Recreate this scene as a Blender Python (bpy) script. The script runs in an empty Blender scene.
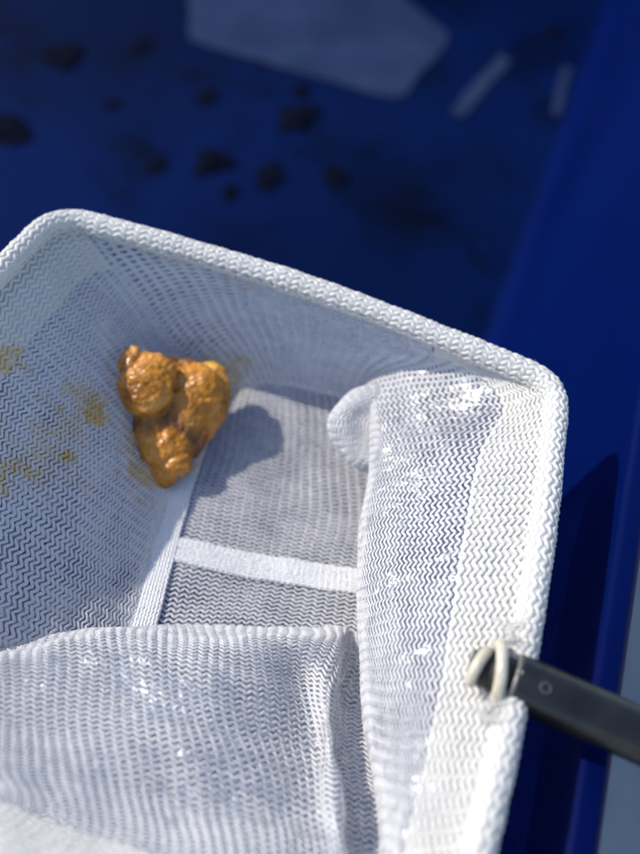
import bpy, bmesh, math, random
import numpy as np
from mathutils import Vector, Matrix, noise

random.seed(7); rng = np.random.default_rng(7)
S = 0.001            # authored in millimetres
H = 140.0            # height of the net's frame above the ground, mm
scene = bpy.context.scene
COL = scene.collection

# ------------------------------------------------------------------ camera
CR = np.array([.937, .324, .131]); CF = np.array([-.101, .611, -.785])
CF /= np.linalg.norm(CF); CR -= CF * (CR @ CF); CR /= np.linalg.norm(CR); CD = np.cross(CF, CR)
CP = np.array([-17.6, -80.6, 77.1]); FPX = 800.0
cam_d = bpy.data.cameras.new('camera'); cam = bpy.data.objects.new('camera', cam_d); COL.objects.link(cam)
M = Matrix.Identity(4)
for i in range(3):
    M[i][0] = CR[i]; M[i][1] = -CD[i]; M[i][2] = -CF[i]
    M[i][3] = (CP[i] + (H if i == 2 else 0)) * S
cam.matrix_world = M
cam_d.sensor_fit = 'VERTICAL'; cam_d.sensor_height = 36.0; cam_d.lens = 36.0 * FPX / 854.0
cam_d.clip_start = 0.005; cam_d.clip_end = 200.0
cam_d.dof.use_dof = True; cam_d.dof.focus_distance = 0.098; cam_d.dof.aperture_fstop = cam_d.lens / 2.5
scene.camera = cam

# ------------------------------------------------------------------ sky, sun, exposure
SUN = Vector((-.76, -.03, .65)).normalized()     # towards the sun
world = bpy.data.worlds.new('World'); scene.world = world; world.use_nodes = True
wn = world.node_tree.nodes; wl = world.node_tree.links
sky = wn.new('ShaderNodeTexSky'); sky.sky_type = 'NISHITA'; sky.sun_disc = False; sky.ozone_density = 2.2
sky.sun_elevation = math.asin(SUN.z); sky.sun_rotation = math.atan2(SUN.x, SUN.y)
wn['Background'].inputs[1].default_value = 0.15
wl.new(sky.outputs[0], wn['Background'].inputs[0])
sun_d = bpy.data.lights.new('sun', 'SUN'); sun_d.energy = 3.1; sun_d.angle = math.radians(0.5); sun_d.color = (1, .935, .83)
sun = bpy.data.objects.new('sun', sun_d); COL.objects.link(sun)
sun.rotation_euler = SUN.to_track_quat('Z', 'Y').to_euler()
scene.view_settings.view_transform = 'Standard'; scene.view_settings.look = 'None'
scene.view_settings.exposure = 0.43; scene.view_settings.gamma = 1.0
scene.cycles.max_bounces = 10; scene.cycles.transparent_max_bounces = 16

# ------------------------------------------------------------------ helpers
def P(x, y, Z):
    """point of the place seen at photo position x,y that lies at height Z (mm, relative to the net's frame)"""
    r = CR * (x - 320) / FPX + CD * (y - 427) / FPX + CF
    return CP + r * (Z - CP[2]) / r[2]

def tag(o, label=None, cat=None, group=None, kind=None):
    for k, v in (('label', label), ('category', cat), ('group', group), ('kind', kind)):
        if v: o[k] = v
    return o

def link(name, mesh, mats, parent=None, smooth=True):
    o = bpy.data.objects.new(name, mesh); COL.objects.link(o)
    for m in (mats if isinstance(mats, (list, tuple)) else [mats]):
        if m.name not in [q.name for q in mesh.materials if q]: mesh.materials.append(m)
    if smooth:
        mesh.polygons.foreach_set('use_smooth', np.ones(len(mesh.polygons), bool))
    if parent: o.parent = parent
    return o

def quads_mesh(name, V, Q, mi=None, attr=None):
    """V (n,3) mm -> mesh of quads; attr = dict of float point attributes"""
    V = np.asarray(V, np.float32).copy(); V[:, 2] += H; V *= S
    Q = np.asarray(Q, np.int32)
    me = bpy.data.meshes.new(name)
    me.vertices.add(len(V)); me.vertices.foreach_set('co', V.ravel())
    me.loops.add(Q.size); me.loops.foreach_set('vertex_index', Q.ravel())
    me.polygons.add(len(Q)); me.polygons.foreach_set('loop_start', np.arange(0, Q.size, 4, dtype=np.int32))
    if mi is not None: me.polygons.foreach_set('material_index', np.asarray(mi, np.int32))
    for k, a in (attr or {}).items():
        at = me.attributes.new(k, 'FLOAT', 'POINT'); at.data.foreach_set('value', np.asarray(a, np.float32))
    me.update(calc_edges=True); me.validate()
    return me

def bm_mesh(name, bm):
    me = bpy.data.meshes.new(name)
    for v in bm.verts: v.co = Vector((v.co.x * S, v.co.y * S, (v.co.z + H) * S))
    bm.to_mesh(me); bm.free(); return me

def catmull(ctrl, n):
    """interpolate along axis 0 -> n samples"""
    c = np.asarray(ctrl, float); k = len(c)
    pad = np.concatenate([[2 * c[0] - c[1]], c, [2 * c[-1] - c[-2]]])
    t = np.linspace(0, k - 1, n); i = np.minimum(t.astype(int), k - 2); f = (t - i)
    f = f.reshape((-1,) + (1,) * (c.ndim - 1))
    a, b, d, e = pad[i], pad[i + 1], pad[i + 2], pad[i + 3]
    return .5 * (2 * b + (d - a) * f + (2 * a - 5 * b + 4 * d - e) * f ** 2 + (3 * b - a - 3 * d + e) * f ** 3)

def vnoise(p, seed=0):
    """cheap smooth noise, p (...,3)"""
    r = np.random.default_rng(seed); out = 0
    for _ in range(7):
        k = r.normal(size=3); out = out + np.sin(p @ k + r.uniform(0, 6.28))
    return out / 3.5

class Surf:
    """dense sheet through a grid of points [u][v]; yarns and film are laid on it"""
    def __init__(self, grid, nu=500, nv=240, flip=None, wob=0.0, dense=False, seed=1):
        g = np.asarray(grid, float)
        if not dense:
            g = catmull(g, nu); g = np.swapaxes(catmull(np.swapaxes(g, 0, 1), nv), 0, 1)
        du = np.gradient(g, axis=0); dv = np.gradient(g, axis=1)
        n = np.cross(du, dv); n /= np.linalg.norm(n, axis=2, keepdims=True) + 1e-9
        if flip is None: flip = np.sum(n * (CP - g)) < 0
        if flip: n = -n
        if wob:
            g = g + n * (vnoise(g * .35, seed) * wob + vnoise(g * .9, seed + 1) * wob * .3)[..., None]
        self.g, self.n = g, n
        self.nu, self.nv = g.shape[:2]
        lu = np.linalg.norm(np.diff(g, axis=0), axis=2).mean(1); self.cu = np.concatenate([[0], np.cumsum(lu)])
        lv = np.linalg.norm(np.diff(g, axis=1), axis=2).mean(0); self.cv = np.concatenate([[0], np.cumsum(lv)])
        self.Lu, self.Lv = self.cu[-1], self.cv[-1]
    def at(self, su, sv):
        """su, sv arc lengths in mm"""
        iu = np.interp(su, self.cu, np.arange(self.nu)); iv = np.interp(sv, self.cv, np.arange(self.nv))
        a = np.clip(iu.astype(int), 0, self.nu - 2); b = np.clip(iv.astype(int), 0, self.nv - 2)
        fa = (iu - a)[..., None]; fb = (iv - b)[..., None]
        def lerp(A):
            return (A[a, b] * (1 - fa) + A[a + 1, b] * fa) * (1 - fb) + (A[a, b + 1] * (1 - fa) + A[a + 1, b + 1] * fa) * fb
        n = lerp(self.n); n /= np.linalg.norm(n, axis=-1, keepdims=True) + 1e-9
        return lerp(self.g), n

STAINS = []   # (point, radius, strength) of yellow residue soaked into the mesh
def stain_of(V):
    s = np.zeros(len(V))
    if not STAINS: return s
    nz = vnoise(V * 1.3, 31) * .7 + vnoise(V * 3.5, 32) * .55 + vnoise(V * 9.0, 33) * .2
    for p, r, k in STAINS:
        d = np.linalg.norm(V - p, axis=1) / r
        s = np.maximum(s, k * np.clip((.85 - d + nz * .75) * 1.8, 0, 1))
    return np.clip(s, 0, 1)

def yarns(sf, row=.72, period=1.6, amp=.30, rad=.20, pts=10, sides=6, skew=0.0, lift=.0, u0=0, u1=None, v0=0, v1=None, jit=.08, thin=None):
    """zigzag knit yarns running along u, stacked along v. returns V,Q"""
    u1 = sf.Lu if u1 is None else u1; v1 = sf.Lv if v1 is None else v1
    ext = abs(skew) * (u1 - u0)
    rows = np.arange(v0 - ext + row * .5, v1 + ext, row)
    t = np.arange(u0, u1, period / pts)
    ph = t / period
    tri = np.arcsin(np.sin(2 * np.pi * ph) * .93) / (np.pi / 2)
    U = np.repeat(t[None], len(rows), 0)
    U = U + (vnoise(np.stack([U * .25, rows[:, None] * .25 + 0 * U, 0 * U], -1), 5)) * .45
    Vv = rows[:, None] + amp * tri[None] + skew * (t[None] - u0)
    Vv = Vv + vnoise(np.stack([U * .5, Vv * .5, 0 * U + 3], -1), 8) * jit + rng.normal(0, jit * .35, Vv.shape)
    ok = (Vv >= v0) & (Vv <= v1)
    even = (np.arange(len(rows)) % 2 == 0)[:, None]
    inn = ((U > thin[0]) & (U < thin[1])) if thin else np.zeros(U.shape, bool)
    ok &= even | ~inn
    Uc = np.clip(U, u0, u1); Vc = np.clip(Vv, v0, v1)
    p, n = sf.at(Uc, Vc)
    node = np.abs(tri)[None] ** 6
    p2, _ = sf.at(Uc, np.clip(Vc + .3, v0, v1)); p1, _ = sf.at(Uc, np.clip(Vc - .3, v0, v1))
    vs = np.linalg.norm(p2 - p1, axis=-1) / np.maximum(np.clip(Vc + .3, v0, v1) - np.clip(Vc - .3, v0, v1), .05)
    vs = np.clip(vs * np.where(inn, 1.75, 1.0), .5, 1.15)
    rr = rad * vs * (1 + .22 * node + rng.normal(0, .07, Vv.shape) + .15 * vnoise(np.stack([U * .8, Vv * .8, 0 * U], -1), 9))
    p = p + n * (lift + .035 * np.sin(4 * np.pi * ph + 1.0)[None] * rad / .2 + rng.normal(0, .015, Vv.shape))[..., None]
    tg = np.gradient(p, axis=1); tg /= np.linalg.norm(tg, axis=2, keepdims=True) + 1e-9
    b = np.cross(tg, n); b /= np.linalg.norm(b, axis=2, keepdims=True) + 1e-9
    n2 = np.cross(b, tg)
    a = np.arange(sides) * 2 * np.pi / sides
    ring = p[:, :, None] + rr[:, :, None, None] * (np.cos(a)[:, None] * n2[:, :, None] * .8 + np.sin(a)[:, None] * b[:, :, None] * 1.1)
    R, T = ring.shape[:2]
    idx = np.arange(R * T * sides).reshape(R, T, sides)
    q = np.stack([idx[:, :-1], idx[:, 1:], np.roll(idx[:, 1:], -1, 2), np.roll(idx[:, :-1], -1, 2)], -1)
    keep = ok[:, :-1] & ok[:, 1:]
    q = q[keep].reshape(-1, 4)
    V = ring.reshape(-1, 3)
    used = np.unique(q); mp = np.full(len(V), -1); mp[used] = np.arange(len(used))
    return V[used], mp[q]

def sheet(sf, off=-.15, su=3, sv=3, v0=None, v1=None, u0=None, u1=None):
    g = sf.g + sf.n * off
    iv = np.arange(0, sf.nv, sv); iu = np.arange(0, sf.nu, su)
    if v0 is not None: iv = iv[(sf.cv[iv] >= v0)]
    if v1 is not None: iv = iv[(sf.cv[iv] <= v1)]
    g = g[iu][:, iv]
    a, b = g.shape[:2]; idx = np.arange(a * b).reshape(a, b)
    q = np.stack([idx[:-1, :-1], idx[1:, :-1], idx[1:, 1:], idx[:-1, 1:]], -1).reshape(-1, 4)
    return g.reshape(-1, 3), q

def join(*vq):
    Vs, Qs, Ms, o = [], [], [], 0
    for (V, Q), m in vq:
        Vs.append(V); Qs.append(Q + o); Ms.append(np.full(len(Q), m)); o += len(V)
    return np.concatenate(Vs), np.concatenate(Qs), np.concatenate(Ms)

# ------------------------------------------------------------------ materials
def mat(name):
    m = bpy.data.materials.new(name); m.use_nodes = True
    nt = m.node_tree; nt.nodes.clear()
    return m, nt.nodes, nt.links, nt.nodes.new('ShaderNodeOutputMaterial')

def princ(name, col, rough=.5, spec=.5, noise_scale=None, col2=None, bump=0, bump_scale=300, coat=0, sss=0, sss_r=(1, .4, .2), sss_s=.002, metallic=0):
    m, N, L, out = mat(name)
    p = N.new('ShaderNodeBsdfPrincipled'); L.new(p.outputs[0], out.inputs[0])
    p.inputs['Base Color'].default_value = (*col, 1); p.inputs['Roughness'].default_value = rough
    p.inputs['Specular IOR Level'].default_value = spec; p.inputs['Metallic'].default_value = metallic
    p.inputs['Coat Weight'].default_value = coat; p.inputs['Coat Roughness'].default_value = .08
    if sss:
        p.inputs['Subsurface Weight'].default_value = sss; p.inputs['Subsurface Radius'].default_value = sss_r
        p.inputs['Subsurface Scale'].default_value = sss_s
    tc = N.new('ShaderNodeTexCoord')
    if col2:
        nz = N.new('ShaderNodeTexNoise'); nz.inputs['Scale'].default_value = noise_scale; nz.inputs['Detail'].default_value = 6
        cr = N.new('ShaderNodeValToRGB'); cr.color_ramp.elements[0].position = .35; cr.color_ramp.elements[1].position = .68
        cr.color_ramp.elements[0].color = (*col, 1); cr.color_ramp.elements[1].color = (*col2, 1)
        L.new(tc.outputs['Object'], nz.inputs['Vector']); L.new(nz.outputs[0], cr.inputs[0]); L.new(cr.outputs[0], p.inputs['Base Color'])
    if bump:
        nb = N.new('ShaderNodeTexNoise'); nb.inputs['Scale'].default_value = bump_scale; nb.inputs['Detail'].default_value = 5
        bp = N.new('ShaderNodeBump'); bp.inputs['Strength'].default_value = bump; bp.inputs['Distance'].default_value = .0005
        L.new(tc.outputs['Object'], nb.inputs['Vector']); L.new(nb.outputs[0], bp.inputs['Height']); L.new(bp.outputs[0], p.inputs['Normal'])
    return m

def fibre(name, col, rough, trans, gloss=.5, alpha=1.0, bump=.5, bscale=6000, stain=True):
    """wet translucent nylon; alpha < 1 lets part of the light straight through (fine filaments and water film)"""
    m, N, L, out = mat(name)
    tc = N.new('ShaderNodeTexCoord')
    nz = N.new('ShaderNodeTexNoise'); nz.inputs['Scale'].default_value = bscale; nz.inputs['Detail'].default_value = 3
    L.new(tc.outputs['Object'], nz.inputs['Vector'])
    bp = N.new('ShaderNodeBump'); bp.inputs['Strength'].default_value = bump; bp.inputs['Distance'].default_value = .0001
    L.new(nz.outputs[0], bp.inputs['Height'])
    base = N.new('ShaderNodeRGB'); base.outputs[0].default_value = (*col, 1); csock = base.outputs[0]
    if stain:
        at = N.new('ShaderNodeAttribute'); at.attribute_name = 'stain'
        mx = N.new('ShaderNodeMix'); mx.data_type = 'RGBA'
        L.new(at.outputs['Fac'], mx.inputs[0]); L.new(csock, mx.inputs[6]); mx.inputs[7].default_value = (.86, .60, .10, 1)
        csock = mx.outputs[2]
    p = N.new('ShaderNodeBsdfPrincipled'); p.inputs['Roughness'].default_value = rough
    p.inputs['Specular IOR Level'].default_value = gloss
    L.new(csock, p.inputs['Base Color']); L.new(bp.outputs[0], p.inputs['Normal'])
    t = N.new('ShaderNodeBsdfTranslucent'); L.new(csock, t.inputs[0]); L.new(bp.outputs[0], t.inputs['Normal'])
    ms = N.new('ShaderNodeMixShader'); ms.inputs[0].default_value = trans
    L.new(p.outputs[0], ms.inputs[1]); L.new(t.outputs[0], ms.inputs[2]); s = ms.outputs[0]
    if alpha < 1:
        tr = N.new('ShaderNodeBsdfTransparent'); m2 = N.new('ShaderNodeMixShader')
        rmp = N.new('ShaderNodeMapRange'); rmp.inputs[1].default_value = .3; rmp.inputs[2].default_value = .7
        rmp.inputs[3].default_value = max(0, alpha - .2); rmp.inputs[4].default_value = min(1, alpha + .2)
        n2 = N.new('ShaderNodeTexNoise'); n2.inputs['Scale'].default_value = 900; L.new(tc.outputs['Object'], n2.inputs['Vector'])
        L.new(n2.outputs[0], rmp.inputs[0]); L.new(rmp.outputs[0], m2.inputs[0])
        L.new(tr.outputs[0], m2.inputs[1]); L.new(s, m2.inputs[2]); s = m2.outputs[0]
    L.new(s, out.inputs[0])
    return m

YARN = fibre('white_nylon_yarn', (.86, .855, .87), .26, .42, .7)
FILM = fibre('fine_wet_filament_film', (.73, .73, .77), .22, .55, .5, alpha=.38, bump=.6, bscale=2500)
FILM2 = fibre('thin_wet_film', (.78, .78, .80), .22, .5, .5, alpha=.42, bump=.6, bscale=2500)
HEM = fibre('doubled_hem_cloth', (.85, .85, .85), .4, .5, .4, bump=.8, bscale=2500)
RIMY = fibre('rim_yarn', (.90, .885, .845), .33, .4, .5)
TAPE = fibre('white_seam_tape', (.86, .86, .87), .5, .12, .3, bump=1.0, bscale=2200, stain=True)
BLUE = princ('blue_moulded_plastic', (.0001, .0042, .058), .45, .05, 9, (.0003, .0060, .072), .08, 60)
def floor_mat():
    m, N, L, out = mat('blue_plastic_with_silt')
    p = N.new('ShaderNodeBsdfPrincipled'); L.new(p.outputs[0], out.inputs[0]); p.inputs['Roughness'].default_value = .5; p.inputs['Specular IOR Level'].default_value = .04
    tc = N.new('ShaderNodeTexCoord')
    a = N.new('ShaderNodeTexNoise'); a.inputs['Scale'].default_value = 22; a.inputs['Detail'].default_value = 7; a.inputs['Roughness'].default_value = .62
    b = N.new('ShaderNodeTexNoise'); b.inputs['Scale'].default_value = 5; b.inputs['Detail'].default_value = 2
    L.new(tc.outputs['Object'], a.inputs['Vector']); L.new(tc.outputs['Object'], b.inputs['Vector'])
    r1 = N.new('ShaderNodeValToRGB'); r1.color_ramp.elements[0].position = .34; r1.color_ramp.elements[0].color = (.0004, .0026, .017, 1); r1.color_ramp.elements[1].position = .52; r1.color_ramp.elements[1].color = (.0005, .0072, .055, 1)
    r2 = N.new('ShaderNodeValToRGB'); r2.color_ramp.elements[0].position = .35; r2.color_ramp.elements[0].color = (.6, .6, .6, 1); r2.color_ramp.elements[1].position = .65; r2.color_ramp.elements[1].color = (1.15, 1.15, 1.15, 1)
    mx = N.new('ShaderNodeMix'); mx.data_type = 'RGBA'; mx.blend_type = 'MULTIPLY'; mx.inputs[0].default_value = 1
    L.new(a.outputs[0], r1.inputs[0]); L.new(b.outputs[0], r2.inputs[0]); L.new(r1.outputs[0], mx.inputs[6]); L.new(r2.outputs[0], mx.inputs[7]); L.new(mx.outputs[2], p.inputs['Base Color'])
    return m
SILT = floor_mat()
REFLECTION = princ('pale_sky_reflection', (.014, .025, .072), .35, .1, 38, (.024, .038, .095))  # pale tone standing in for sky mirrored in the water
ALGAE = princ('dark_waste', (.0012, .0024, .009), .8, .03, 90, (.0022, .0036, .012), .3, 400)
BLACK = princ('dark_gloss_tube', (.005, .005, .0055), .30, .6, 260, (.013, .013, .013), .15, 1200)
WIRE = princ('cream_coated_wire', (.62, .57, .47), .3, .5, 500, (.50, .43, .33), .3, 1500)
CORE = princ('dark_tube_bore', (.02, .017, .013), .6)
CONC = princ('pale_concrete', (.36, .36, .36), .85, .3, 25, (.46, .46, .45), .8, 300)

# ------------------------------------------------------------------ setting: ground and bin
FLOOR = -130.0
bm = bmesh.new()
gz = -H
for v in ((-40000, -40000), (40000, -40000), (40000, 40000), (-40000, 40000)): bm.verts.new((v[0], v[1], gz))
bm.faces.new(bm.verts); ground = link('ground', bm_mesh('ground', bm), CONC, smooth=False)
tag(ground, 'pale grey concrete ground showing past the bin rim', kind='structure')

ANG = math.radians(2.0)
DV = np.array([math.sin(ANG), math.cos(ANG), 0]); DX = np.array([math.cos(ANG), -math.sin(ANG), 0])
ORG = np.array([2.2, 0, 0])      # foot of the right wall at Y = 0
def binp(a, b, z): return ORG + DX * a + DV * b + np.array([0, 0, z])
bin_e = bpy.data.objects.new('plastic_bin', None); COL.objects.link(bin_e)
tag(bin_e, 'blue plastic bin with deep stained floor beneath the white net', 'bin')
BW, BN, BFAR, LIP = 560.0, -190.0, 560.0, -5.0
def wall_profile():
    # (distance outwards from the foot, height): sloped wall with moulded steps, then a rolled lip
    return [(-9, FLOOR), (-5, FLOOR + 1.0), (-2, FLOOR + 5), (3.5, -72), (4.4, -69), (9.8, LIP - 2), (10.2, LIP - .4), (11, LIP), (13, LIP), (13.8, LIP - 1.2),
            (13.8, LIP - 8), (12.4, LIP - 8), (12.4, LIP - 3), (11.6, LIP - 4), (6.2, -72), (1, FLOOR - 2), (-9, FLOOR - 4)]
def wall(name, a0, dirn_out, b_ax, lo, hi):
    bm = bmesh.new(); pr = wall_profile(); prev = None
    for b in (lo, hi):
        ring = []
        for d, z in pr:
            # mitre: the end moves outwards with the wall
            e = d if b == hi else -d
            p = a0 + dirn_out * d + b_ax * (b + e) + np.array([0, 0, z])
            ring.append(bm.verts.new(p))
        if prev:
            for i in range(len(pr)):
                j = (i + 1) % len(pr); bm.faces.new((prev[i], prev[j], ring[j], ring[i]))
        prev = ring
    bmesh.ops.recalc_face_normals(bm, faces=bm.faces)
    o = link(name, bm_mesh(name, bm), BLUE, bin_e)
    md = o.modifiers.new('b', 'BEVEL'); md.width = .0015; md.segments = 3; md.limit_method = 'ANGLE'; md.angle_limit = .3
    return o
wall('side_wall', ORG, DX, DV, BN, BFAR)
wall('side_wall', ORG - DX * BW, -DX, -DV, -BFAR, -BN)
wall('end_wall', ORG + DV * BFAR, DV, -DX, 0, BW)
wall('end_wall', ORG + DV * BN, -DV, DX, -BW, 0)
bm = bmesh.new()
lo, hi = [], []
for a, b in ((-BW + 8, BN + 8), (-8, BN + 8), (-8, BFAR - 8), (-BW + 8, BFAR - 8)):
    lo.append(bm.verts.new(binp(a, b, FLOOR - 3.5))); hi.append(bm.verts.new(binp(a, b, FLOOR)))
bm.faces.new(hi); bm.faces.new(lo[::-1])
for i in range(4): bm.faces.new((lo[i], lo[(i + 1) % 4], hi[(i + 1) % 4], hi[i]))
link('bin_floor', bm_mesh('bin_floor', bm), SILT, bin_e, smooth=False)

# sky reflections in water, built as thin pale sheets on the bin floor
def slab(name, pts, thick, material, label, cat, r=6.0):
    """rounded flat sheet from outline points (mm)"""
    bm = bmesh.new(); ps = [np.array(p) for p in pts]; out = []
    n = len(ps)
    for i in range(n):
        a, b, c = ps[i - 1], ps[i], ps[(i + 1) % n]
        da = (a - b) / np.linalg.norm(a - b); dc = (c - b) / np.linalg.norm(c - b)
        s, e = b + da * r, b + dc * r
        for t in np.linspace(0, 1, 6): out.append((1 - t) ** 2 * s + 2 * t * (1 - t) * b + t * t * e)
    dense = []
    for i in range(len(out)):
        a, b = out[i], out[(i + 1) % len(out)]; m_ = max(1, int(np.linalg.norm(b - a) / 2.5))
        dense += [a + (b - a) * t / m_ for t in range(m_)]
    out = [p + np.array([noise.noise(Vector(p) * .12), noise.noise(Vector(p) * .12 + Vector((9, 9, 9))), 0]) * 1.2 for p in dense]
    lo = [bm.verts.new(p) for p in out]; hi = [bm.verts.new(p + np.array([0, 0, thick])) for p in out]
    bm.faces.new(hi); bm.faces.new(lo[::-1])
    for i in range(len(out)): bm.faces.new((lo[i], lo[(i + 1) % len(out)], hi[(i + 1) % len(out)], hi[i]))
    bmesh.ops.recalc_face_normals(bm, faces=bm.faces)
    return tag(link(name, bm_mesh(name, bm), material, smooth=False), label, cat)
zf = FLOOR + .3
slab('reflection_sheet', [P(186, -60, zf), P(190, 42, zf), P(400, 102, zf), P(452, 36, zf), P(330, -60, zf)], 0.5, REFLECTION, 'pale grey blue sky reflection in the bin, built as a rounded flat sheet', 'sheet', 9)
slab('reflection_strip', [P(449, 113, zf), P(462, 117, zf), P(511, 62, zf), P(500, 54, zf)], 0.5, REFLECTION, 'thin pale streak of reflection beside the large one, built as a flat strip', 'strip', 2.5)
slab('reflection_strip', [P(551, 114, zf), P(558, 117, zf), P(571, 70, zf), P(563, 65, zf)], 0.5, REFLECTION, 'short pale streak of reflection at the foot of the right bin wall, built as a strip', 'strip', 2)

def clump(px, py, r, label, seed, squash=.35):
    c = P(px, py, FLOOR); rmm = r * .8
    bm = bmesh.new(); r_ = random.Random(seed * 17 + 3)
    for k in range(7):
        q = rmm * (1.0 if k == 0 else r_.uniform(.35, .75)); an = r_.uniform(0, 6.28); ds = 0 if k == 0 else rmm * r_.uniform(.35, .95)
        ox, oy = ds * math.cos(an), ds * math.sin(an) * 1.4
        res = bmesh.ops.create_icosphere(bm, subdivisions=3, radius=1)
        for v in res['verts']:
            d = v.co.copy(); w = 1 + .7 * noise.noise(d * 1.5 + Vector((seed * 3.1, k, 0))) + .4 * noise.noise(d * 4 + Vector((k, seed * 2.7, 0)))
            v.co = Vector((c[0] + ox + d.x * w * q * .85, c[1] + oy + d.y * w * q * 1.2, c[2] + max(-.05, d.z) * w * q * squash * .22))
    tag(link('debris_clump', bm_mesh('debris_clump', bm), ALGAE), label, 'debris', 'dark debris clumps on the bin floor')
for i, (x, y, r, lab) in enumerate([
    (66, 58, 10, 'tall dark debris clump nearest the top left corner of the bin floor'),
    (143, 46, 6, 'small dark debris clump left of the pale reflection'),
    (4, 128, 12, 'dark debris clump cut by the left edge of the picture'),
    (210, 99, 6.5, 'small dark debris clump just below the pale reflection corner'),
    (211, 160, 9.5, 'round dark debris clump above the far rim of the net'),
    (296, 118, 10.5, 'broad dark debris clump beneath the middle of the pale reflection'),
    (300, 90, 6, 'small debris clump touching the lower edge of the pale reflection'),
    (272, 178, 7.5, 'dark debris clump closest to the middle of the far net rim'),
    (160, 166, 4.5, 'faint small debris speck between two larger clumps near net corner'),
    (112, 105, 4, 'faintest tiny debris speck at centre left of the bin floor'),
    (338, 176, 7, 'dark debris clump farthest right in the row above the net rim'),
    (232, 190, 5, 'small debris speck almost touching the far net rim'),
    (553, 32, 7, 'dark debris clump at top right by the foot of the bin wall'),
    (265, 62, 5, 'small debris speck lying along the pale reflection lower edge')]):
    clump(x, y, r, lab, i)

# ------------------------------------------------------------------ the net
net = bpy.data.objects.new('hand_net', None); COL.objects.link(net)
tag(net, 'wet white mesh aquarium hand net with rectangular frame and black handle', 'net')

STAINS += [(P(32, 334, -2), 2.6, .75), (P(12, 365, -5), 2.6, .5), (P(95, 407, -14), 2.4, .8), (P(85, 400, -13), 3.6, .35), (P(70, 455, -14), 1.6, .7),
           (P(38, 370, -7), 1.5, .55), (P(10, 462, -9), 3.2, .7), (P(35, 478, -11), 3.4, .55), (P(55, 420, -11), 5, .22), (P(145, 470, -21), 3.6, .5), (P(135, 440, -19), 3.0, .45),
           (P(232, 372, -20), 3.2, .4), (P(215, 362, -18), 3.0, .4), (P(183, 475, -25), 2.5, .4), (P(-15, 430, -6), 5, .4), (P(55, 465, -13), 6, .22), (P(30, 440, -9), 7, .25)]

def rows_between(rim, bottom, sag=0, n=7):
    rim, bottom = np.array(rim, float), np.array(bottom, float)
    out = []
    for t in (0, .2, .36, .52, .68, .84, 1.0)[:n]:
        out.append(rim * (1 - t) + bottom * t + np.array([0, 0, -sag * math.sin(math.pi * t)]))
    return out
rimz = -.2
cols = [
    rows_between((-74.5, -80, rimz), (-44, -75, -25), 1.5),
    rows_between((-74.5, -55, rimz), (-41, -52, -25), 1.5),
    rows_between((-74.5, -30, rimz), (-45.5, -28, -25), 1.2),
    rows_between((-74.5, -12, rimz), (-48, -15, -25), 1.5),
    rows_between((-73, -1.8, rimz), (-47.5, -6, -24.5), 1.5),
    rows_between((-60, 1.0, rimz), (-43, 0, -22.6), .5),
    rows_between((-38, 1.8, rimz), (-36, 2.6, -22.2), 0),
    rows_between((-24, 1.0, rimz), (-28.5, 4, -22.2), 0),
    [np.array((-13, .4, rimz)), P(459, 364, -3), P(432, 371, -6), P(398, 377, -9), P(369, 385, -13), P(362, 397, -18), P(352, 402, -23)],
    [np.array((-1.6, -2, rimz)), P(503, 405, -3), P(455, 410, -6), P(408, 415, -8.5), P(376, 420, -10), P(370, 425, -17), P(400, 430, -24)],
    [np.array((-.6, -12, rimz)), P(480, 455, -3), P(432, 458, -6), P(396, 462, -8.5), P(375, 468, -11), P(371, 475, -17), P(400, 480, -24)],
    [np.array((.6, -25, rimz)), P(463, 540, -3), P(420, 545, -6), P(385, 548, -8), P(364, 552, -11), P(361, 556, -17), P(390, 565, -24)],
    [np.array((1.0, -43, rimz)), P(442, 680, -2.5), P(405, 680, -5), P(378, 680, -8), P(364, 680, -11), P(362, 685, -17), P(385, 690, -22)],
    [np.array((.6, -60, rimz)), P(405, 854, -2.5), P(392, 854, -5), P(382, 854, -9), P(377, 856, -13), P(374, 858, -18), P(385, 860, -22)],
    [np.array((-.6, -80, rimz)), P(330, 1147, -3), P(325, 1147, -6), P(320, 1150, -10), P(318, 1152, -14), P(316, 1152, -18), P(320, 1155, -22)],
]
side = Surf(cols, 700, 240, wob=.22)
nrow = 46
def u_of(k): return float(np.interp(k * (side.nu - 1) / (len(cols) - 1), np.arange(side.nu), side.cu))
hv = float(np.interp(side.nv / 6.0, np.arange(side.nv), side.cv))
FA, FB = u_of(4.25), u_of(7.6)          # the far wall, where the cloth is stretched and has no doubled hem
def part_sheet(sf, off, v0, v1, u0, u1):
    g = sf.g + sf.n * off
    iu = np.arange(0, sf.nu, 2); iv = np.arange(0, sf.nv, 2)
    iu = iu[(sf.cu[iu] >= u0) & (sf.cu[iu] <= u1)]; iv = iv[(sf.cv[iv] >= v0) & (sf.cv[iv] <= v1)]
    g = g[iu][:, iv]; a, b = g.shape[:2]; idx = np.arange(a * b).reshape(a, b)
    return g.reshape(-1, 3), np.stack([idx[:-1, :-1], idx[1:, :-1], idx[1:, 1:], idx[:-1, 1:]], -1).reshape(-1, 4)
V, Q, Mi = join((yarns(side, v0=hv - .5, u1=FA + .4, row=side.Lv / 58, period=1.62, amp=.30, rad=.175), 0),
                (yarns(side, u0=FA, u1=FB, row=side.Lv / 40, period=1.75, amp=.34, rad=.20), 0),
                (yarns(side, v0=hv - .5, u0=FB - .4, row=side.Lv / 48, period=1.42, amp=.31, rad=.17), 0), (sheet(side, -.14), 1))
o = link('side_mesh', quads_mesh('side_mesh', V, Q, Mi, {'stain': stain_of(V)}), [YARN, FILM], net); o['kind'] = 'stuff'
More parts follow.
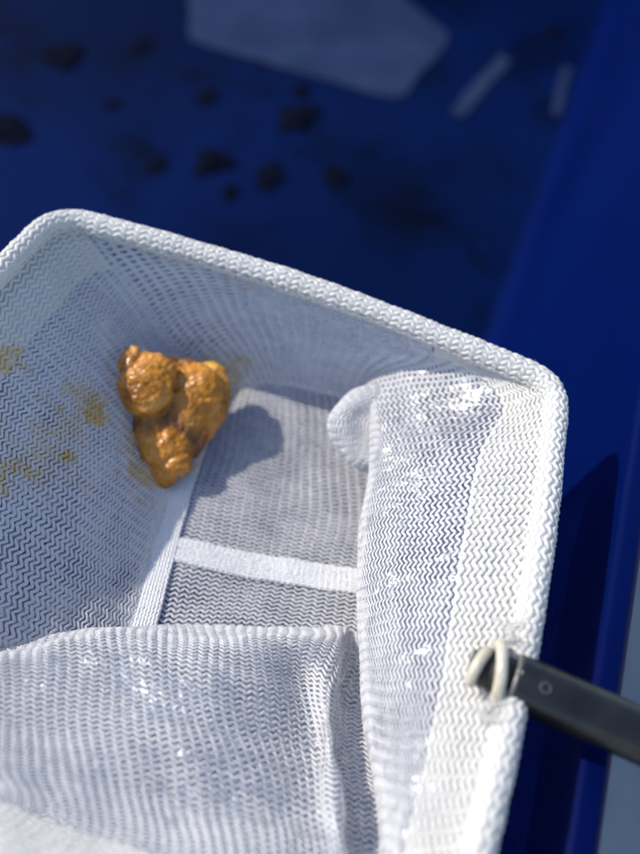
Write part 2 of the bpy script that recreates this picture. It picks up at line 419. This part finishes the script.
# doubled hem along the left and right sides of the opening
for ua, ub in ((0, FA), (FB, side.Lu)):
    V, Q, Mi = join((yarns(side, row=.66, period=1.65, amp=.31, rad=.21, lift=.22, v1=hv, u0=ua, u1=ub), 0), (part_sheet(side, .10, 0, hv, ua, ub), 1))
    o = link('hem_band', quads_mesh('hem_band', V, Q, Mi, {'stain': stain_of(V)}), [RIMY, HEM], net); o['kind'] = 'stuff'

# bottom panel
bot = [[(-48.0, -5.6, -24.3), (-43, .9, -22.2), (-36, 3.6, -21.8), (-20, 5, -22)],
       [(-48.2, -15, -25.2), (-40, -12, -24.4), (-30, -10, -25), (-12, -9, -24.5)],
       [(-45.7, -28, -25.2), (-37, -26, -25.8), (-27, -24, -26), (-8, -22, -24.5)],
       [(-41.2, -52, -25.2), (-33, -48, -25.8), (-24, -44, -25.5), (-6, -42, -24)],
       [(-43, -75, -25.2), (-33, -72, -26), (-20, -66, -23), (-5, -62, -21)],
       [(-43, -90, -22), (-33, -90, -22), (-18, -88, -18), (-3, -86, -14)]]
bottom = Surf(np.swapaxes(np.array(bot, float), 0, 1), 240, 420, wob=.2, seed=4)
V, Q, Mi = join((yarns(bottom, row=.68, period=1.45, amp=.27, rad=.165), 0), (sheet(bottom, -.16), 1))
o = link('bottom_mesh', quads_mesh('bottom_mesh', V, Q, Mi, {'stain': stain_of(V)}), [YARN, FILM], net); o['kind'] = 'stuff'

# slack near wall folded up in front
fold = [
    [P(-140, 690, -22), P(-150, 700, -9), P(-150, 735, -6), P(-150, 775, -4.5), P(-140, 820, -4), (-62, -70, -3.5), (-64, -80, -1)],
    [P(10, 646, -22), P(0, 657, -11), P(0, 690, -8.5), P(0, 735, -7), P(0, 772, -5.5), P(0, 805, -4), (-46, -80, -1)],
    [P(125, 626, -22), P(118, 636, -12), P(125, 680, -9.5), P(130, 730, -8.2), P(135, 790, -7), P(140, 858, -4), (-31, -80, -1)],
    [P(220, 628, -22), P(218, 638, -13), P(222, 680, -10.5), P(230, 730, -9), P(240, 800, -8), P(250, 900, -4.5), (-20, -80, -1)],
    [P(300, 627, -23), P(295, 639, -15), P(300, 680, -15.5), P(308, 730, -14), P(313, 800, -11), P(318, 910, -5), (-13, -80, -1)],
    [P(342, 629, -23), P(338, 642, -17), P(330, 690, -14), P(330, 740, -11.5), P(336, 800, -9.5), P(346, 910, -6), (-8, -80, -1)],
    [P(352, 634, -24), P(351, 652, -21), P(344, 705, -18.5), P(340, 750, -15.5), P(346, 805, -13), P(353, 910, -9), (-5, -80, -3)],
    [P(392, 640, -22), P(392, 662, -20), P(398, 705, -18.5), P(400, 750, -16), P(402, 800, -14), P(405, 910, -10), (-1, -80, -4)],
]
front = Surf([[np.array(p, float) for p in c] for c in fold], 420, 300, wob=.55, seed=9)
V, Q, Mi = join((yarns(front, row=.64, period=1.12, amp=.25, rad=.138, skew=.34), 0), (sheet(front, -.16), 1))
o = link('folded_front_mesh', quads_mesh('folded_front_mesh', V, Q, Mi, {'stain': 0 * V[:, 0]}), [YARN, FILM2], net); o['kind'] = 'stuff'
fh = float(np.interp(front.nv / 6.0 * 4.93, np.arange(front.nv), front.cv))
V, Q, Mi = join((yarns(front, row=.62, period=1.5, amp=.27, rad=.23, lift=.3, v0=fh), 0), (sheet(front, .1, v0=fh), 1))
o = link('hem_band', quads_mesh('hem_band', V, Q, Mi, {'stain': 0 * V[:, 0]}), [RIMY, HEM], net); o['kind'] = 'stuff'

# rolled ear of cloth behind the right wall
cc = P(377, 430, -15)
th = np.linspace(0, 2 * np.pi, 160); ph = np.linspace(.06, 2.1, 90)
T, F_ = np.meshgrid(th, ph, indexing='ij')
rad_ = 1 + .06 * np.sin(2 * T + .5) + .04 * np.sin(5 * T + F_ * 3)
dent = 2.6 * np.exp(-((F_ - .25) / .5) ** 2)
ear = (cc + (np.cos(T) * np.sin(F_) * 6.6 * rad_)[..., None] * CR + (np.sin(T) * np.sin(F_) * 6.5 * rad_)[..., None] * CD - ((np.cos(F_) * 4.2) - dent)[..., None] * CF)
ears = Surf(ear, dense=True, wob=.18, seed=12)
V, Q, Mi = join((yarns(ears, row=.5, period=1.0, amp=.2, rad=.17, pts=8), 0), (sheet(ears, -.12, 2, 2), 1))
o = link('rolled_mesh_fold', quads_mesh('rolled_mesh_fold', V, Q, Mi, {'stain': 0 * V[:, 0]}), [YARN, HEM], net); o['kind'] = 'stuff'

# water held in the knit: thin clear patches that catch the sun
def water_mat():
    m, N, L, out = mat('clear_water_film')
    tc = N.new('ShaderNodeTexCoord')
    a = N.new('ShaderNodeTexNoise'); a.inputs['Scale'].default_value = 1100; a.inputs['Detail'].default_value = 3
    L.new(tc.outputs['Object'], a.inputs['Vector'])
    bp = N.new('ShaderNodeBump'); bp.inputs['Strength'].default_value = .9; bp.inputs['Distance'].default_value = .0004
    L.new(a.outputs[0], bp.inputs['Height'])
    g = N.new('ShaderNodeBsdfGlossy'); g.inputs['Roughness'].default_value = .34; L.new(bp.outputs[0], g.inputs['Normal'])
    t = N.new('ShaderNodeBsdfTransparent')
    at = N.new('ShaderNodeAttribute'); at.attribute_name = 'wet'
    mu = N.new('ShaderNodeMath'); mu.operation = 'MULTIPLY'; mu.inputs[1].default_value = .26; L.new(at.outputs['Fac'], mu.inputs[0])
    mx = N.new('ShaderNodeMixShader'); L.new(mu.outputs[0], mx.inputs[0]); L.new(t.outputs[0], mx.inputs[1]); L.new(g.outputs[0], mx.inputs[2])
    L.new(mx.outputs[0], out.inputs[0]); return m
WATER = water_mat()
def water(sf, off, spots):
    V, Q = sheet(sf, off, 1, 1)
    w = np.zeros(len(V))
    for c, r in spots: w = np.maximum(w, 1.5 - np.linalg.norm(V - c, axis=1) / r)
    w = np.clip(w + .9 * vnoise(V * 1.3, 61) + .5 * vnoise(V * 3.3, 62) - .35, 0, 1)
    keep = (w[Q] > 0).any(1); Q = Q[keep]
    used = np.unique(Q); mp = np.full(len(V), -1); mp[used] = np.arange(len(used))
    o = link('water_film', quads_mesh('water_film', V[used], mp[Q], None, {'wet': w[used]}), WATER, net); o['kind'] = 'stuff'
water(side, .2, [(P(440, 415, -5), 5.0), (P(405, 470, -7), 4.0), (P(470, 385, -4), 3.0)])
water(front, .2, [(P(170, 705, -9), 3.5), (P(220, 745, -8), 6.0), (P(280, 785, -8), 5.0), (P(130, 680, -9), 3.5), (P(325, 705, -12), 2)])

# rim: cloth sleeve sewn round the wire frame
def rim_path():
    pts = []; r = 5.0
    def corner(cx, cy, a0, a1):
        for a in np.linspace(a0, a1, 12): pts.append((cx + r * math.cos(a), cy + r * math.sin(a), 0))
    def edge(a, b, bow, n=24):
        a, b = np.array(a, float), np.array(b, float)
        for t in np.linspace(0, 1, n + 2)[1:-1]:
            pts.append(tuple(a * (1 - t) + b * t + np.array(bow) * math.sin(math.pi * t)))
    pi = math.pi
    corner(-70, -75, pi * 1.5, pi)                       # near left
    edge((-75, -75, 0), (-75, -5, 0), (-.5, 0, 0))
    corner(-70, -5, pi, pi / 2)                          # far left
    edge((-70, 0, 0), (-5, 0, 0), (0, 2.0, 0))
    corner(-5, -5, pi / 2, 0)                            # far right
    edge((0, -5, 0), (0, -75, 0), (1.6, 0, 0))
    corner(-5, -75, 0, -pi / 2)                          # near right
    edge((-5, -80, 0), (-70, -80, 0), (0, -1, 0))
    return np.array(pts + pts[:1])
rp = rim_path()
seg = np.concatenate([[0], np.cumsum(np.linalg.norm(np.diff(rp, axis=0), axis=1))])
ts = np.linspace(0, seg[-1], 900); pc = np.stack([np.interp(ts, seg, rp[:, i]) for i in range(3)], 1)
k = np.ones(9) / 9; pcs = pc.copy()
for i in range(3): pcs[4:-4, i] = np.convolve(pc[:, i], k, 'valid')
tg = np.gradient(pcs, axis=0); tg /= np.linalg.norm(tg, axis=1, keepdims=True)
up = np.array([0, 0, 1.0]); sd = np.cross(tg, up); sd /= np.linalg.norm(sd, axis=1, keepdims=True)
aa = np.linspace(0, 2 * np.pi, 60)
rr = 1.42 * (1 + .05 * vnoise(np.stack([ts * .5, ts * .13, 0 * ts], 1), 3) + .03 * vnoise(np.stack([ts * 1.7, 0 * ts, 0 * ts], 1), 6))
tube = pcs[:, None] + rr[:, None, None] * 1.0 * (np.cos(aa)[None, :, None] * sd[:, None] * 1.0 + np.sin(aa)[None, :, None] * up * 1.15)
tube = tube + np.array([0, 0, .2])
rims = Surf(tube, dense=True, flip=False)
if np.sum(rims.n[10, 15] * up) < 0: rims.n = -rims.n
V, Q, Mi = join((yarns(rims, row=rims.Lv / 12, period=1.8, amp=.34, rad=.25, lift=.0, pts=10, jit=.12), 0), (sheet(rims, .07, 2, 2), 1))
o = link('rim', quads_mesh('rim', V, Q, Mi, {'stain': stain_of(V) * .3}), [RIMY, HEM], net); o['kind'] = 'stuff'

# seam tapes on the bottom
bg = bottom.g.reshape(-1, 3)
def strip(name, path, w, lift):
    c = catmull(np.array(path, float), 90); t = np.gradient(c, axis=0); t[:, 2] = 0; t /= np.linalg.norm(t, axis=1, keepdims=True)
    s = np.cross(t, up)
    W = np.linspace(-.5, .5, 17)
    ww = w * (1 + .05 * vnoise(c * .6, 21))
    g = c[:, None] + s[:, None] * (W[None] * ww[:, None])[..., None]
    for i in range(g.shape[0]):
        d = ((g[i][:, None, :2] - bg[None, ::7, :2]) ** 2).sum(2); j = d.argsort(1)[:, :4]
        g[i, :, 2] = bg[::7][j, 2].mean(1) + lift + .22 * (1 - (2 * W) ** 6)
    g[:, :, 2] = np.apply_along_axis(lambda q: np.convolve(np.pad(q, 4, 'edge'), k, 'valid'), 0, g[:, :, 2])
    sf = Surf(g, dense=True, flip=False)
    if sf.n[40, 8] @ up < 0: sf.n = -sf.n
    sf2 = Surf(g, dense=True, flip=False); sf2.n = sf.n
    V, Q, Mi = join((yarns(sf, row=.44, period=.8, amp=.14, rad=.18, pts=6, sides=5, jit=.06), 0), (sheet(sf, 0, 1, 1), 0), (sheet(sf, -.45, 1, 1), 0))
    o = link(name, quads_mesh(name, V, Q, Mi, {'stain': stain_of(V)}), [TAPE], net)
strip('seam_tape', [P(205, 412, -24), P(190, 455, -25), P(172, 510, -25), P(160, 555, -25), P(146, 605, -25), P(128, 665, -25), P(112, 720, -25)], 4.3, .45)
strip('seam_tape', [P(176, 550, -25.5), P(230, 561, -25.5), P(290, 571, -25.5), P(345, 581, -25.5), P(420, 592, -25)], 4.0, .35)

# handle: coated tube, open end, frame wires bent into it
HD = np.array([1.0, -.06, .01]); HD /= np.linalg.norm(HD)
HS = np.array([-.2, -43.2, .6])
def tube_mesh(name, path, radii, mat_, parent, n=28, cap=True):
    path = np.array(path, float); bm = bmesh.new(); prev = None
    t = np.gradient(path, axis=0); t /= np.linalg.norm(t, axis=1, keepdims=True)
    ref = np.array([0, 0, 1.0]) if abs(t[0][2]) < .8 else np.array([0, 1.0, 0])
    first = None
    for p, r, d in zip(path, radii, t):
        a = np.cross(d, ref); a /= np.linalg.norm(a); b = np.cross(a, d)
        ring = [bm.verts.new(p + r * (a * math.cos(q) + b * math.sin(q))) for q in np.arange(n) * 2 * math.pi / n]
        if prev:
            for i in range(n): bm.faces.new((prev[i], prev[(i + 1) % n], ring[(i + 1) % n], ring[i]))
        else: first = ring
        prev = ring
    if cap: bm.faces.new(first); bm.faces.new(prev)
    bmesh.ops.recalc_face_normals(bm, faces=bm.faces)
    return link(name, bm_mesh(name, bm), mat_, parent)
xs = [3, .6, .12, 0, .12, .6, 3, 8, 16, 30, 60, 120]
rad_h = [1.9, 1.9, 2.0, 2.35, 2.65, 2.76, 2.8, 2.78, 2.78, 2.78, 2.78, 2.78]
# bore first, then the outer skin in one run
hand = tube_mesh('handle', [HS + HD * (x + 1.0) + np.array([0, 0, .05 * math.sin(x * .4)]) for x in xs], rad_h, BLACK, net, 36)
tube_mesh('bore_plug', [HS + HD * x for x in (-3.2, -2.6, 3.4, 3.8)], [1.2, 1.9, 2.1, 2.1], CORE, hand, 24)
def loop(c, nrm, ra, rb, minor, a0, a1, n=40):
    nrm = nrm / np.linalg.norm(nrm); e1 = np.cross(nrm, up); e1 /= np.linalg.norm(e1); e2 = np.cross(e1, nrm)
    return [c + e1 * ra * math.cos(q) + e2 * rb * math.sin(q) for q in np.linspace(a0, a1, n)], [minor] * n
pth, rd = loop(HS + HD * -.5 + np.array([0, 0, .2]), HD + np.array([.0, .22, .1]), 2.7, 2.6, .62, -.6, 3.9)
tube_mesh('frame_wire', pth, rd, WIRE, hand, 14)
pth, rd = loop(HS + HD * -2.3 + np.array([0, -.6, .1]), HD + np.array([.1, -.3, .25]), 2.0, 2.2, .6, .2, 4.2)
tube_mesh('frame_wire', pth, rd, WIRE, hand, 14)
pth, rd = loop(HS + HD * 1.15, HD, 2.42, 2.42, .3, 0, 6.2832, 49)
tube_mesh('worn_end', pth, rd, princ('worn_bare_metal', (.34, .33, .31), .35, .5, 700, (.16, .15, .14), .3, 1500, metallic=.6), hand, 10, False)
# thin grey ring shaping a water droplet's highlight on the tube
ax = HS + HD * 3.9; vw = CP - ax; vw -= HD * (vw @ HD); vw /= np.linalg.norm(vw)
cr_ = np.cross(HD, vw); nn = vw * .93 - cr_ * .18; nn /= np.linalg.norm(nn)
e1 = HD; e2 = np.cross(nn, e1)
ring = []
for q in np.linspace(0, 2 * math.pi, 25):
    p = HD * .5 * math.cos(q) + e2 * .5 * math.sin(q) + nn * 2.78
    lat = p - HD * (p @ HD); p = HD * (p @ HD) + lat / np.linalg.norm(lat) * 2.795
    ring.append(ax + p)
tube_mesh('highlight_ring', ring, [.07] * 25, princ('droplet_highlight_grey', (.09, .09, .09), .35), hand, 8, False)
# frayed ends of yarn where the hem is pierced, and a few stray fibres along the rim
fr = []
def stray(p, d, l, r=.09):
    p = np.array(p, float); d = np.array(d, float); d /= np.linalg.norm(d); c = rng.normal(0, .45, 3)
    pts_ = [p + d * l * t + c * l * t * t for t in np.linspace(0, 1, 7)]
    a = np.arange(5) * 2 * np.pi / 5; e = np.cross(d, [.3, .5, .8]); e /= np.linalg.norm(e); g_ = np.cross(d, e)
    V = np.array([q + r * (1 - .5 * i / 6) * (e * math.cos(w) + g_ * math.sin(w)) for i, q in enumerate(pts_) for w in a])
    idx = np.arange(35).reshape(7, 5)
    Q = np.stack([idx[:-1], idx[1:], np.roll(idx[1:], -1, 1), np.roll(idx[:-1], -1, 1)], -1).reshape(-1, 4)
    fr.append(((V, Q), 0))
for _ in range(34):
    a = rng.uniform(-1, 1)
    stray(HS + np.array([rng.uniform(-2.5, 1.2), 4.4 + a * 1.2, rng.uniform(-.3, 1.6)]), (rng.uniform(-.2, 1.2), -1 + rng.uniform(-.6, 1.4), rng.uniform(-.2, .9)), rng.uniform(.8, 2.2))
    stray(HS + np.array([rng.uniform(-2.5, 1.0), -4.4 + a * 1.2, rng.uniform(-.3, 1.6)]), (rng.uniform(-.2, 1.0), 1 + rng.uniform(-1.2, .6), rng.uniform(-.2, .9)), rng.uniform(.6, 1.8))
for i in rng.integers(40, 860, 80):
    q = rng.uniform(0, math.pi); n_ = sd[i] * math.cos(q) + up * math.sin(q)
    stray(pcs[i] + n_ * 1.8, n_ + tg[i] * rng.normal(0, 1.2), rng.uniform(.2, .5), .03)
V, Q, Mi = join(*fr)
o = link('loose_thread', quads_mesh('loose_thread', V, Q, Mi, {'stain': 0 * V[:, 0]}), [RIMY], net); o['kind'] = 'stuff'

# ------------------------------------------------------------------ the lump
def lump():
    bm = bmesh.new()
    fw = -CF   # towards the viewer
    chunks = []
    def ball(px, py, Z, rx, ry, rz, rot=0.0, lift=0.0):
        rz *= .72; lift = lift * .62; k_ = .78 / .62
        if lift * k_ > .55: chunks.append((P(px, py, Z) + fw * lift, rx, ry, rz, rot))
        c = P(px, py, Z) + fw * lift; res = bmesh.ops.create_icosphere(bm, subdivisions=4, radius=1)
        ca, sa = math.cos(rot), math.sin(rot)
        for v in res['verts']:
            x, y, z = v.co; x *= rx; y *= ry; z *= rz; x, y = x * ca - y * sa, x * sa + y * ca
            v.co = Vector(c + CR * x + CD * y + fw * z)
    # wet chunks pressed together, with thinner flesh between and behind them
    ball(150, 370, -14, 4.2, 2.6, 2.2, .15, 1.5); ball(149, 388, -15.4, 4.0, 4.3, 2.8, .1, 2.3); ball(131, 362, -12.8, 1.6, 2.4, 1.2, .3, .8)
    ball(187, 402, -18.4, 6.4, 4.8, 3.2, -.75, 2.3); ball(205, 403, -19, 3.8, 6.4, 2.4, .3, 1.1); ball(192, 432, -20.6, 4.4, 3.0, 1.8, -.7, .9)
    ball(176, 380, -16.8, 6.6, 3.6, 2.0, .3, .7); ball(213, 384, -18.2, 2.8, 3.2, 1.4, -.3, .6); ball(166, 424, -18.8, 4.8, 4.8, 1.9, .2, .6); ball(180, 442, -20.6, 4.4, 3.4, 1.5, -.4, .4)
    ball(167, 452, -21, 4.4, 3.0, 2.0, .75, 1.3); ball(164, 470, -22.6, 2.3, 2.6, 1.5, 0, .9); ball(150, 436, -19, 1.6, 4.0, .9, .1, .4); ball(128, 380, -13.6, 1.4, 3.0, .8, .1, .3)
    me = bm_mesh('fleshy_lump', bm)
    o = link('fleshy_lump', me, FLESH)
    md = o.modifiers.new('r', 'REMESH'); md.mode = 'VOXEL'; md.voxel_size = .00018; md.use_smooth_shade = True
    sm = o.modifiers.new('s', 'SMOOTH'); sm.factor = .5; sm.iterations = 3
    dg = bpy.context.evaluated_depsgraph_get(); ev = o.evaluated_get(dg)
    m2 = bpy.data.meshes.new_from_object(ev); o.modifiers.clear(); o.data = m2
    n = len(m2.vertices); co = np.empty(n * 3, np.float32); m2.vertices.foreach_get('co', co); co = co.reshape(-1, 3)
    no = np.empty(n * 3, np.float32); m2.vertices.foreach_get('normal', no); no = no.reshape(-1, 3)
    q = co * 1000
    fine = np.array([noise.fractal(Vector(p) * .9, 1.0, 2.0, 3) for p in q])
    ridg = np.array([abs(noise.noise(Vector(p) * .28 + Vector((5, 2, 9)))) for p in q])
    cr1 = np.array([noise.noise(Vector(p) * .22 + Vector((1, 7, 3))) for p in q]); cr2 = np.array([noise.noise(Vector(p) * .55 + Vector((8, 1, 4))) for p in q])
    crease = np.exp(-(cr1 / .10) ** 2) * .22
    rag = np.array([noise.noise(Vector(p) * 2.2) for p in q])
    d = -crease + .11 * rag + .20 * fine + .5 * (np.minimum(ridg, .22) - .15) + .16 * vnoise(q * .55, 44)
    co += no * (d * .001)[:, None]
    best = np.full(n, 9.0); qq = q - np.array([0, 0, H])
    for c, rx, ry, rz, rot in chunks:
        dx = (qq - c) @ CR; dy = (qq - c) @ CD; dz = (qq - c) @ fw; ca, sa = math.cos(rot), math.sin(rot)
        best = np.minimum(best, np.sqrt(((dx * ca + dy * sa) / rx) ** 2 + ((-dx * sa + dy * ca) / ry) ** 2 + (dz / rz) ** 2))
    tis_shade = np.clip((best - .98) * 2.6 + .3 * vnoise(q * .9, 71), 0, 1)  # darker flesh between the chunks, with the shade of the crevices painted in
    at = m2.attributes.new('tissue_shade', 'FLOAT', 'POINT'); at.data.foreach_set('value', tis_shade.astype(np.float32))
    m2.vertices.foreach_set('co', co.ravel()); m2.update()
    m2.polygons.foreach_set('use_smooth', np.ones(len(m2.polygons), bool))
    return tag(o, 'glistening orange brown fleshy lump caught in the corner of the net', 'lump')
def flesh_mat():
    m, N, L, out = mat('wet_orange_flesh')
    p = N.new('ShaderNodeBsdfPrincipled'); L.new(p.outputs[0], out.inputs[0])
    tc = N.new('ShaderNodeTexCoord')
    n1 = N.new('ShaderNodeTexNoise'); n1.inputs['Scale'].default_value = 260; n1.inputs['Detail'].default_value = 5
    L.new(tc.outputs['Object'], n1.inputs['Vector'])
    cr = N.new('ShaderNodeValToRGB'); e = cr.color_ramp.elements
    e[0].position = .30; e[0].color = (.24, .08, .003, 1); e[1].position = .72; e[1].color = (.74, .42, .045, 1)
    x = e.new(.5); x.color = (.54, .22, .005, 1); x = e.new(.6); x.color = (.68, .28, .05, 1)
    L.new(n1.outputs[0], cr.inputs[0])
    at = N.new('ShaderNodeAttribute'); at.attribute_name = 'tissue_shade'
    mx = N.new('ShaderNodeMix'); mx.data_type = 'RGBA'; L.new(at.outputs['Fac'], mx.inputs[0]); L.new(cr.outputs[0], mx.inputs[6]); mx.inputs[7].default_value = (.15, .05, .004, 1)  # brown that deepens the gaps as crevice shade would
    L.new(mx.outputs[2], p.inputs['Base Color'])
    p.inputs['Roughness'].default_value = .5; p.inputs['Specular IOR Level'].default_value = .4
    p.inputs['Coat Weight'].default_value = .45; p.inputs['Coat Roughness'].default_value = .16
    p.inputs['Subsurface Weight'].default_value = .12; p.inputs['Subsurface Radius'].default_value = (1, .45, .15); p.inputs['Subsurface Weight'].default_value = .25; p.inputs['Subsurface Scale'].default_value = .0016
    n2 = N.new('ShaderNodeTexNoise'); n2.inputs['Scale'].default_value = 900; n2.inputs['Detail'].default_value = 4
    L.new(tc.outputs['Object'], n2.inputs['Vector'])
    bp = N.new('ShaderNodeBump'); bp.inputs['Strength'].default_value = .7; bp.inputs['Distance'].default_value = .0003
    L.new(n2.outputs[0], bp.inputs['Height']); L.new(bp.outputs[0], p.inputs['Normal']); L.new(bp.outputs[0], p.inputs['Coat Normal'])
    return m
FLESH = flesh_mat()
lump()

# crumbs of yellow residue stuck to the mesh
CRUMB = princ('yellow_residue', (.80, .50, .05), .45, .4, 800, (.66, .34, .03), .4, 2500)
sg = side.g[::2, ::2].reshape(-1, 3); sn = side.n[::2, ::2].reshape(-1, 3)
bm = bmesh.new()
for (c, r, k_) in STAINS[:12]:
    for _ in range(int(5 + 5 * k_)):
        p = c + rng.normal(0, r * .55, 3); j = ((sg - p) ** 2).sum(1).argmin(); p = sg[j] + sn[j] * .2
        sz = rng.uniform(.06, .19)
        res = bmesh.ops.create_icosphere(bm, subdivisions=2, radius=1)
        st = rng.uniform(.6, 1.6, 3)
        for v in res['verts']:
            w = 1 + .5 * noise.noise(v.co * 1.7 + Vector(p) * 5)
            v.co = Vector((p[0] + v.co.x * sz * w * st[0], p[1] + v.co.y * sz * w * st[1], p[2] + v.co.z * sz * w * st[2] * .7))
tag(link('residue_crumbs', bm_mesh('residue_crumbs', bm), CRUMB), 'yellow crumbs of residue speckled over the left mesh wall', 'residue', kind='stuff')
